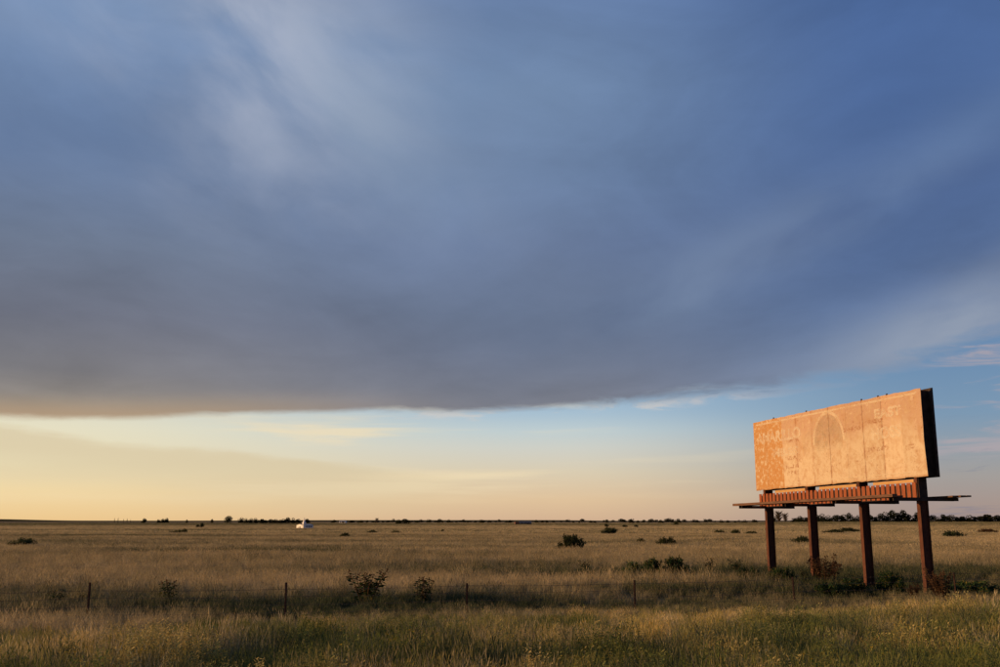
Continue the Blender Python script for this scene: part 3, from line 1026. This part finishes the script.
CROWNS = [crown_mesh(20 + i, 8.0, w, lo, 110, b, 0.8) for i, (w, lo, b) in enumerate([(6.5, 13, 0.04), (8.5, 15, 0.0), (5.0, 11, 0.03), (10.0, 18, -0.04), (7.0, 12, 0.1)])]
TRUNKS = [trunk_mesh(40 + i) for i in range(3)]
BARE = [bare_mesh(60, 8, 0.06, 40), bare_mesh(61, 8, 0.20, 170, 0.05)]
BARE_TWIGS = None
for me_ in CROWNS:
    me_.materials.append(M['tree_leaf'])
for me_ in TRUNKS + BARE:
    me_.materials.append(M['bark'])
tr = random.Random(5)
trees_done = 0


def tree(px, py, hpx, wpx, label, group=None, v=None, bare=None):
    x, y, z = at_pixel(px, py)
    sc_ = hpx * y / 972.0 / 8.0
    T = empty('bare_tree' if bare is not None else 'tree', (x, y, z), tr.uniform(0, 6.28))
    tag(T, label, 'tree', group)
    if bare is not None:
        o = link('trunk', BARE[bare], None, T)
        o.scale = (sc_, sc_, sc_)
    else:
        i = tr.randrange(5) if v is None else v
        w0 = (6.5, 8.5, 5.0, 10.0, 7.0)[i] * 1.0
        sw = wpx * y / 972.0 / w0
        o = link('crown', CROWNS[i], None, T)
        o.scale = (sw, sw, sc_)
        o.location.z = -0.9 * sc_
        t_ = link('trunk', TRUNKS[tr.randrange(3)], None, T)
        t_.scale = (sw, sw, sc_)
    return T


# left horizon: five thin bare trees, then single crowns, then the row running to the church
for px, h_ in ((114.5, 5.2), (118.0, 5.6), (123.5, 4.6), (127.0, 5.0), (130.5, 4.0)):
    tree(px, 523.0, h_, 2, 'thin bare tree in the sparse clump far left on the horizon', 'thin bare trees far left', bare=0)
tree(144, 523, 5.0, 5, 'small round tree standing alone right of the thin bare trees', v=0)
for px, h_, w_ in ((158.5, 4.0, 4), (162.5, 4.8, 5), (166.5, 5.4, 5.5)):
    tree(px, 523, h_, w_, 'dark tree in the tight clump of three on the left horizon', 'clump of three trees left')
tree(187, 523, 4.2, 2.6, 'narrow lone tree on the left horizon', v=2)
tree(212, 523.2, 5.2, 3.2, 'slim dark tree on the horizon left of the largest pair', v=2)
tree(228.5, 523.3, 7.6, 8, 'tallest flat-topped tree of the row left of the church', v=3)
tree(241, 523.3, 6.6, 7, 'second tall tree beside the tallest one left of the church', v=1)
for px in np.arange(247, 302, 4.6):
    tree(px + tr.uniform(-1, 1), 523.6, tr.uniform(4.2, 6.4), tr.uniform(5, 7.5), 'dark tree in the dense row running up to the church', 'tree row left of the church')
tree(307.5, 523.6, 5.2, 5, 'low tree half hidden behind the church steeple', v=0)
# right horizon, behind the billboard
tree(779, 522.0, 11.0, 9, 'bushy bare tree with reddish twigs behind the first billboard post', bare=1)
tree(785.5, 522.0, 9.0, 8, 'bare twiggy tree beside the bushier one behind the first post', bare=1)
tree(774, 522, 5, 6, 'low dark tree right behind the first billboard post', v=3)
for px, h_, w_ in ((795, 5, 7), (800, 6.5, 7), (806, 6, 7), (818, 8, 8), (823, 9, 7), (829, 7.5, 7), (836, 7, 8), (843, 8, 6), (849, 9.5, 5.5), (854, 6, 6), (860, 8, 7), (869, 7, 8), (876, 6.5, 7)):
    tree(px, 522, h_, w_ * 1.3, 'dark tree in the low line between the billboard posts', 'tree line between the posts')
for px, h_, w_ in ((881, 9, 8), (886, 11, 9), (892, 12, 10), (898, 11.5, 9), (904, 12, 8), (908, 9, 7)):
    tree(px, 522, h_, w_, 'tall dark tree in the highest clump left of the fourth post', 'highest clump of trees')
for px, h_, w_ in ((914, 7, 6), (917, 10, 4), (933, 7, 7), (939, 6, 7), (944, 9.5, 6), (950, 8, 7), (957, 6.5, 7), (963, 7, 8), (969, 7.5, 8), (975, 7, 7), (980, 6, 6), (986, 9.5, 8), (990, 9, 7), (997, 7, 8), (1003, 6, 8), (1010, 8, 8), (1017, 6, 8)):
    tree(px, 522, h_, w_ * 1.3, 'dark tree in the line on the right edge of the horizon', 'tree line right of the billboard')
# scattered far trees along the middle of the horizon
hr = random.Random(9)
for px in list(np.arange(333, 470, 3.6)) + list(np.arange(470, 760, 6.0)):
    px += hr.uniform(-2, 2)
    if 515 < px < 533:
        continue
    h_ = hr.uniform(1.6, 3.6) * (1.35 if 590 < px < 720 and hr.random() < .4 else 1)
    tree(px, 523.0 - hr.uniform(0, 1.0), h_, h_ * hr.uniform(1.2, 2.0), 'tiny dark tree on the far horizon in the middle distance', 'scattered trees on the far horizon')
tree(405.5, 524.0, 5.2, 9, 'widest dark tree clump on the middle of the horizon', v=3)
tree(398.5, 524.0, 4.2, 7, 'dark tree left against the widest clump on the middle horizon', v=1)
tree(377, 523.0, 5.0, 4, 'bare tree poking above the middle horizon', bare=1)


# ------------------------------------------------------------------ bushes and weeds
def bush_meshes(seed, W_=1.6, H=1.2, n=900, ls=0.09, gap=0.5):
    random.seed(seed)
    st, fo = MB(), MB()
    tips = []
    for i in range(26):
        a, t = random.uniform(0, 6.28), random.uniform(0.05, 1.0) ** 0.7
        e = Vector((math.cos(a) * W_ * 0.5 * t, math.sin(a) * W_ * 0.5 * t, H * (1 - 0.55 * t * t) * random.uniform(0.75, 1.06)))
        b0 = Vector((math.cos(a) * 0.08, math.sin(a) * 0.08, -0.15))
        mid = b0.lerp(e, 0.5) + Vector((0, 0, 0.08))
        st.tube([b0, mid, e], [0.016, 0.012, 0.005], 4)
        tips.append((b0, mid, e))
    per = n // len(tips)
    for b0, mid, e in tips:
        for j in range(per):
            s = random.uniform(0.35, 1.04)
            p = (b0.lerp(mid, s * 2) if s < .5 else mid.lerp(e, s * 2 - 1)) + rv() * 0.13 * W_ / 1.6
            d = (rv() + Vector((0, 0, 0.35))).normalized()
            fo.leaf(p, d, d.orthogonal().normalized(), ls * random.uniform(0.7, 1.4), ls * random.uniform(0.4, 0.7))
    return st.mesh('stems'), fo.mesh('foliage')


def weed_meshes(seed, W_=1.1, H=1.15, stems=7, ls=0.15, heads=True, per=13):
    """broad-leaved roadside weed: few tall stems, big leaves, seed heads"""
    random.seed(seed)
    st, fo, hd = MB(), MB(), MB()
    for i in range(stems):
        a = random.uniform(0, 6.28)
        t = random.uniform(0.1, 0.5)
        b0 = Vector((math.cos(a) * 0.1, math.sin(a) * 0.1, -0.15))
        e = Vector((math.cos(a) * W_ * t, math.sin(a) * W_ * t, H * random.uniform(0.6, 1.0)))
        mid = b0.lerp(e, 0.55) + Vector((0, 0, 0.10))
        st.tube([b0, mid, e], [0.014, 0.011, 0.006], 4)
        for j in range(per):
            s = 0.25 + 0.75 * j / per
            p = b0.lerp(mid, s * 2) if s < .5 else mid.lerp(e, s * 2 - 1)
            aa = j * 2.4 + random.uniform(-.4, .4)
            d = Vector((math.cos(aa), math.sin(aa), random.uniform(-0.45, 0.5))).normalized()
            q = p + d * 0.06
            st.tube([p, q], [0.005, 0.003], 3)
            l_ = ls * random.uniform(0.7, 1.35) * (1.15 - 0.5 * s)
            fo.leaf(q, d, Vector((-d.y, d.x, random.uniform(-.5, .5))).normalized(), l_, l_ * 0.75)
        if heads:
            for j in range(2 if per < 20 else 3):
                p = e + rv() * 0.07
                for kx in range(7):
                    d = (rv() + Vector((0, 0, .3))).normalized()
                    hd.leaf(p, d, d.orthogonal().normalized(), 0.06, 0.03)
    return st.mesh('stems'), fo.mesh('foliage'), (hd.mesh('seed_heads') if heads else None)


BUSH = [bush_meshes(80, 1.7, 1.1, 3000, 0.12), bush_meshes(81, 2.0, 0.75, 2600, 0.12), bush_meshes(82, 1.3, 1.15, 1500, 0.12), bush_meshes(83, 2.4, 1.0, 3400, 0.13)]
BDIM = [(1.7, 1.1), (2.0, 0.75), (1.3, 1.15), (2.4, 1.0)]
WEED = [weed_meshes(90, 1.1, 1.15, 9, 0.19, True, 16), weed_meshes(91, 1.5, 1.2, 15, 0.21, True, 17), weed_meshes(92, 0.9, 0.8, 9, 0.16, False, 16), weed_meshes(93, 1.5, 1.1, 20, 0.13, True, 34)]
WDIM = [(1.1, 1.15), (1.5, 1.2), (0.9, 0.8), (1.5, 1.1)]
mats2 = {}


def plant(name, cat, px, base, wpx, hpx, label, src, dims, leafm, stemm, group=None, sink=0.0):
    x, y, z = at_pixel(px, base)
    sw, sh = wpx * y / 972.0 / dims[0], hpx * y / 972.0 / dims[1]
    P = empty(name, (x, y, z - sink), tr.uniform(0, 6.28))
    tag(P, label, cat, group)
    for nm, me_, mt in zip(('stems', 'foliage', 'seed_heads'), src, (stemm, leafm, M['brown_leaf'])):
        if me_ is None:
            continue
        key = (me_.name, mt.name)
        if key not in mats2:
            c_ = me_.copy()
            c_.name = nm
            c_.materials.clear()
            c_.materials.append(mt)
            mats2[key] = c_
        o = link(nm, mats2[key], None, P)
        o.scale = (sw, sw, sh)
    return P


BL, WL, BR, ST, DS = M['bush_leaf'], M['weed_leaf'], M['brown_leaf'], M['straw_leaf'], M['dry_stem']
for v, px, b, w, h_, lab in [
    (0, 571, 554, 29, 18, 'dense round dark bush standing alone in the mid field'),
    (3, 610, 535.2, 20, 7.5, 'wide far bush in front of the thin dark line'),
    (1, 633, 534.6, 9, 2.6, 'very low small bush just right of the wide far bush'),
    (2, 640.5, 544.5, 10, 6, 'small sparse bush between the round bush and the ragged one'),
    (1, 666, 547, 21, 9.5, 'ragged low bush in the field right of the round dark bush'),
    (1, 720, 534.4, 12, 4.5, 'leftmost low bush of the three in a line left of the first post'),
    (3, 735.5, 535.0, 11, 4.8, 'middle bush of the three in a line left of the first post'),
    (1, 751, 535.2, 13, 4.0, 'rightmost bush of the three in a line, nearest the first post'),
    (1, 801, 545, 17, 8.5, 'flat bush just left of the second billboard post'),
    (1, 833, 534.4, 20, 4.6, 'wide flat bush seen between the second and third posts'),
    (3, 848, 532.6, 22, 4.5, 'dark bush behind the flat one between second and third posts'),
    (1, 954, 539, 22, 8, 'low green bush in the field right of the fourth post'),
    (3, 24, 548, 28, 9, 'dark low bush at the far left of the field'),
    (1, 178, 533.8, 16, 3.6, 'flat dark bush on the left field below the lone narrow tree'),
    (2, 184.5, 533.6, 6, 5.0, 'upright bush at the right end of the flat one on the left field'),
    (0, 202, 527.6, 5.0, 4.4, 'far dark round bush near the left horizon, right one of two'),
    (0, 197.5, 527.6, 4.0, 3.0, 'far dark round bush near the left horizon, smaller left one'),
    (3, 345, 538.2, 12, 4.8, 'low bush in the left middle field, nearest of three'),
    (1, 372, 534.4, 10, 4.2, 'dark flat bush in the left middle field, between two others'),
    (1, 396.5, 534.4, 10, 3.6, 'pale flat bush in the left middle field, rightmost of three'),
    (0, 442.5, 532.4, 4.0, 3.0, 'tiny dark bush by the thin dark line in mid field'),
    (0, 606.5, 527.0, 5, 3.2, 'far small bush behind the wide far bush'),
    (1, 625, 527.4, 6, 2.4, 'far low bush right of the one behind the wide bush'),
    (2, 636, 527.2, 5, 2.4, 'far little bush, last of the short row in mid field'),
    (1, 676, 525.0, 5, 3.0, 'far green bush near the right middle horizon'),
    (1, 988, 533.6, 18, 4.5, 'reddish dry low bush on the far right of the field'),
]:
    dry = lab.startswith(('reddish', 'pale'))
    plant('bush', 'bush', px, b, w, h_, lab, BUSH[v], BDIM[v], BR if lab.startswith('reddish') else BL, DS)
for v, px, b, w, h_, lab, lm in [
    (1, 366, 603.5, 46, 32, 'tall broad-leaved dark weed left of the middle fence posts', WL),
    (0, 420, 604.0, 30, 25, 'smaller broad-leaved weed right of the tall dark weed', WL),
    (0, 171, 607.0, 24, 26, 'upright dark weed between the two left fence stakes', WL),
    (2, 54, 607.5, 24, 18, 'low bushy weed left of the leftmost visible fence stake', WL),
    (2, 82, 604.0, 12, 14, 'small weed against the leftmost visible fence stake', WL),
    (2, 584, 577.0, 13, 18, 'small green shrub alone behind the fence in mid field', WL),
    (2, 711, 576.5, 14, 20, 'small upright green plant left of the lone one near first post', WL),
    (2, 735.5, 576.5, 14, 18, 'little green plant just left of the first billboard post', WL),
    (3, 826, 586.5, 36, 31, 'reddish brown dry weed leaning on the second billboard post', BR),
    (2, 806, 583.0, 12, 14, 'green weed at the left foot of the second billboard post', WL),
    (3, 943, 601.0, 32, 32, 'brown dry weed at the right foot of the fourth post', BR),
    (3, 914, 600.5, 16, 18, 'small brown dry weed at the left foot of the fourth post', BR),
]:
    plant('weed', 'weed', px, b, w, h_, lab, WEED[v], WDIM[v], lm, DS)
for v, px, b, w, h_, lab in [
    (3, 891, 595.0, 32, 20, 'dark green bush between the third and fourth billboard posts'),
    (3, 852, 595.0, 40, 15, 'low dark green bush between the second and third posts'),
    (1, 832, 596, 34, 13, 'spreading low bush in front of the brown weed by the second post'),
    (3, 634, 578.5, 24, 15, 'low green bush left in the brush row behind the fence'),
    (0, 654, 579.0, 25, 19, 'round dark bush in the middle of the brush row behind the fence'),
    (0, 676, 579.0, 25, 21, 'darkest bush at the right end of the brush row behind the fence'),
    (1, 751, 581, 26, 13, 'low green bush at the left foot of the first billboard post'),
    (1, 781, 583, 26, 14, 'low green bush between the first and second posts'),
    (1, 972, 594, 48, 12, 'low dark bush in the grass right of the fourth post'),
]:
    plant('bush', 'bush', px, b, w, h_, lab, BUSH[v], BDIM[v], WL, DS)


# ------------------------------------------------------------------ grass (stuff)
SRC = bpy.data.collections.new('grass_sources')      # not linked to the scene: only instanced


def tuft(name, seed, n, rad, h0, h1, w, lean, heads=0, flowers=0, mat='grass'):
    rg = random.Random(seed)
    mb, mats = MB(), []
    for i in range(n):
        a, r = rg.uniform(0, 6.28), rad * rg.random() ** 0.6
        x, y = math.cos(a) * r, math.sin(a) * r
        hh = rg.uniform(h0, h1)
        la, ll = rg.uniform(0, 6.28), lean * hh * rg.uniform(0.2, 1.0)
        wa = rg.uniform(0, 3.14)
        wx, wy = math.cos(wa) * w * 0.5, math.sin(wa) * w * 0.5
        lx, ly = math.cos(la) * ll, math.sin(la) * ll
        b = [(x - wx, y - wy, -0.06), (x + wx, y + wy, -0.06)]
        mdl = [(x + lx * .3 + wx * .8, y + ly * .3 + wy * .8, hh * .6), (x + lx * .3 - wx * .8, y + ly * .3 - wy * .8, hh * .6)]
        tip = (x + lx, y + ly, hh)
        mb.add(b + mdl + [tip], [(0, 1, 2, 3), (3, 2, 4)])
        mats += [0, 0]
        if i < heads:
            hw = w * 0.75
            for q in range(2):
                ha = wa + 1.57 * q
                hx, hy = math.cos(ha) * hw, math.sin(ha) * hw
                mb.add([(x + lx * .85, y + ly * .85, hh * .86), (x + lx + hx, y + ly + hy, hh * .97), (x + lx * 1.12, y + ly * 1.12, hh * 1.12), (x + lx - hx, y + ly - hy, hh * .97)], [(0, 1, 2, 3)])
                mats.append(0)
        if i < flowers:
            for q in range(5):
                aa = q * 1.2566
                d = Vector((math.cos(aa), math.sin(aa), 0.35)).normalized()
                mb.leaf((x + lx, y + ly, hh), d, Vector((-d.y, d.x, 0)).normalized(), 0.035, 0.028)
                mats.append(1)
    me_ = mb.mesh(name)
    me_.materials.append(M[mat])
    me_.materials.append(M['petal'])
    me_.polygons.foreach_set('material_index', mats)
    o = bpy.data.objects.new(name, me_)
    SRC.objects.link(o)
    return o


# alphabetical order gives the instance index
tuft('a_dry_grass', 1, 46, 0.26, 0.22, 0.58, 0.011, 0.45, heads=14)
tuft('b_dry_grass', 2, 40, 0.30, 0.30, 0.72, 0.010, 0.40, heads=18)
tuft('c_green_grass', 3, 52, 0.28, 0.16, 0.46, 0.013, 0.55)
tuft('d_roadside_weed', 4, 60, 0.34, 0.25, 0.66, 0.012, 0.40, heads=20, mat='bank_grass')
tuft('e_flowering_weed', 5, 56, 0.32, 0.25, 0.62, 0.013, 0.40, heads=4, flowers=2, mat='bank_grass')
tuft('f_far_grass', 6, 70, 0.95, 0.18, 0.50, 0.030, 0.45, heads=10)
tuft('g_distant_grass', 7, 80, 2.6, 0.16, 0.46, 0.085, 0.45)

def leafy_tuft(name, seed, stems, rad, h0, h1, per, ls, flowers):
    rg = random.Random(seed)
    mb, mats = MB(), []
    for i in range(stems):
        a, r = rg.uniform(0, 6.28), rad * rg.random() ** 0.6
        hh = rg.uniform(h0, h1)
        lx, ly = rg.uniform(-.2, .2) * hh, rg.uniform(-.2, .2) * hh
        p0 = Vector((math.cos(a) * r, math.sin(a) * r, -0.05))
        p1 = p0 + Vector((lx, ly, hh))
        sd = Vector((math.cos(a * 3), math.sin(a * 3), 0)) * 0.006
        mb.add([p0 - sd, p0 + sd, p1], [(0, 1, 2)])
        mats.append(0)
        for j in range(per):
            t_ = 0.15 + 0.85 * j / per
            aa = j * 2.4 + rg.uniform(-.5, .5)
            d = Vector((math.cos(aa), math.sin(aa), rg.uniform(-0.1, 0.9))).normalized()
            mb.leaf(p0.lerp(p1, t_), d, Vector((-d.y, d.x, 0.2)).normalized(), ls * rg.uniform(.6, 1.3) * (1.2 - .5 * t_), ls * 0.35)
            mats.append(0)
        if i < flowers:
            for q in range(5):
                aa = q * 1.2566
                d = Vector((math.cos(aa), math.sin(aa), 0.35)).normalized()
                mb.leaf(p1, d, Vector((-d.y, d.x, 0)).normalized(), 0.04, 0.03)
                mats.append(1)
    me_ = mb.mesh(name)
    me_.materials.append(M['bank_grass'])
    me_.materials.append(M['petal'])
    me_.polygons.foreach_set('material_index', mats)
    SRC.objects.link(bpy.data.objects.new(name, me_))


leafy_tuft('h_leafy_weed', 8, 9, 0.24, 0.45, 0.85, 17, 0.11, 1)

gn = bpy.data.node_groups.new('scatter_tufts', 'GeometryNodeTree')
gn.interface.new_socket('Geometry', in_out='INPUT', socket_type='NodeSocketGeometry')
gn.interface.new_socket('Geometry', in_out='OUTPUT', socket_type='NodeSocketGeometry')
gi, go = gn.nodes.new('NodeGroupInput'), gn.nodes.new('NodeGroupOutput')
ci = gn.nodes.new('GeometryNodeCollectionInfo')
ci.inputs['Collection'].default_value = SRC
ci.inputs['Separate Children'].default_value = True
ci.inputs['Reset Children'].default_value = True
iop = gn.nodes.new('GeometryNodeInstanceOnPoints')
iop.inputs['Pick Instance'].default_value = True


def named(nm, typ):
    nd = gn.nodes.new('GeometryNodeInputNamedAttribute')
    nd.data_type = typ
    nd.inputs['Name'].default_value = nm
    return nd.outputs['Attribute']


gn.links.new(gi.outputs[0], iop.inputs['Points'])
gn.links.new(ci.outputs[0], iop.inputs['Instance'])
gn.links.new(named('idx', 'INT'), iop.inputs['Instance Index'])
gn.links.new(named('rot', 'FLOAT_VECTOR'), iop.inputs['Rotation'])
gn.links.new(named('scl', 'FLOAT_VECTOR'), iop.inputs['Scale'])
gn.links.new(iop.outputs[0], go.inputs[0])


def scatter(name, label, x, y, idx_, scl, tint, bri):
    n = len(x)
    me_ = bpy.data.meshes.new(name)
    me_.vertices.add(n)
    z = height(x, y)
    me_.vertices.foreach_set('co', np.stack([x, y, z], -1).astype(np.float32).ravel())
    rot = np.stack([rng.normal(0, 0.08, n), rng.normal(0, 0.08, n), rng.uniform(0, 6.28, n)], -1)
    for nm, typ, dat, key in (('idx', 'INT', idx_.astype(np.int32), 'value'), ('rot', 'FLOAT_VECTOR', rot.astype(np.float32).ravel(), 'vector'),
                              ('scl', 'FLOAT_VECTOR', scl.astype(np.float32).ravel(), 'vector'), ('tint', 'FLOAT', tint.astype(np.float32), 'value'), ('bri', 'FLOAT', bri.astype(np.float32), 'value')):
        me_.attributes.new(nm, typ, 'POINT').data.foreach_set(key, dat)
    me_.update()
    o = link(name, me_)
    md = o.modifiers.new('scatter', 'NODES')
    md.node_group = gn
    tag(o, label, kind='stuff')
    return o


def spots(y0, y1, dens, mar=6.0):
    """random points over the ground the camera looks at, with a margin"""
    xm = 0.56 * y1 + mar
    n = int((y1 - y0) * 2 * xm * dens)
    x, y = rng.uniform(-xm, xm, n), rng.uniform(y0, y1, n)
    keep = np.abs(x) < 0.56 * y + mar
    return x[keep], y[keep]


# road bank weeds in front of the fence
x, y = spots(9, 42, 9.0)
q = across(x, y)
edge_q = 33.5 + 3.0 * (fbm(x / 4.0, y / 4.0, 2) - 0.5)
kp = (q > 14) & (q < edge_q + 2.5) & (rng.random(len(x)) < 0.45 + 0.9 * fbm(x / 2.2 + 9, y / 2.2, 2))
x, y, q = x[kp], y[kp], q[kp]
n = len(x)
pick = rng.random(n)
fl_ = fbm(x / 2.5 + 60, y / 2.5, 2)
hb = fbm(x / 1.8 + 3, y / 1.8 + 70, 2)
ix = np.where(pick < 0.36, 3, np.where((pick < 0.56) & (fl_ > 0.45), 4, np.where((pick < 0.76) & (hb > 0.46) & (q < 30), 7, np.where(pick < 0.86, 1, np.where(pick < 0.92, 0, 2)))))
s = rng.uniform(0.7, 1.25, n) * (0.65 + 0.7 * fbm(x / 3.0, y / 3.0 + 12, 2)) * (1 - 0.62 * sstep(q, 27, 34))
g_ = np.clip(0.62 + 2.2 * (fbm(x / 2.4 + 31, y / 2.4, 3) - 0.40) - 0.25 * sstep(q, 25, 31) + rng.normal(0, 0.12, n), 0, 1)
scatter('roadside_grass', 'rank mixed grass and flowering weeds on the near roadside bank', x, y, ix, np.stack([s, s, s * rng.uniform(0.85, 1.15, n)], -1), g_, rng.uniform(0.85, 1.4, n) * (0.95 + 0.5 * fbm(x / 6.0, y / 6.0 + 3, 2)))

# field behind it
x, y = spots(24, 112, 5.0)
q = across(x, y)
kp = (q >= 34.5)
kp &= rng.random(len(x)) < np.interp(y, [30, 60, 112], [1.0, 0.85, 0.62])
x, y = x[kp], y[kp]
n = len(x)
cv = cover(x, y)
pick = rng.random(n)
ix = np.where(pick < 0.15 + 0.75 * cv, 2, np.where(pick < 0.75, 0, 1))
s = rng.uniform(0.7, 1.3, n) * (0.62 + 0.55 * fbm(x / 1.6, y / 1.6 + 20, 2) + 0.35 * fbm(x / 6.0, y / 4.0, 2)) * (1 - (0.25 + 0.2 * sstep(x, -14, -6)) * np.exp(-((q[kp] - 37.5) / 5.5) ** 4))
scatter('field_grass', 'dry knee-high grass with darker green stretches behind the fence', x, y, ix, np.stack([s * 1.15, s * 1.15, s], -1), np.clip(cv + rng.normal(0, 0.10, n), 0, 1), rng.uniform(0.75, 1.2, n))

x, y = spots(100, 300, 0.75)
kp = rng.random(len(x)) < np.interp(y, [100, 118, 300], [0.3, 1.0, 0.55])
x, y = x[kp], y[kp]
n = len(x)
cv = cover(x, y)
s = rng.uniform(0.8, 1.3, n)
scatter('far_field_grass', 'pale dry grass stretching across the middle of the plain', x, y, np.full(n, 5), np.stack([s, s, s * rng.uniform(0.8, 1.3, n)], -1), np.clip(cv + rng.normal(0, 0.10, n), 0, 1), rng.uniform(0.75, 1.2, n))

x, y = spots(270, 1100, 0.075)
n = len(x)
cv = cover(x, y)
s = rng.uniform(0.8, 1.3, n)
scatter('distant_grass', 'distant dry grass thinning out toward the horizon', x, y, np.full(n, 6), np.stack([s, s, s * rng.uniform(0.8, 1.3, n)], -1), np.clip(cv + rng.normal(0, 0.10, n), 0, 1), rng.uniform(0.75, 1.2, n))
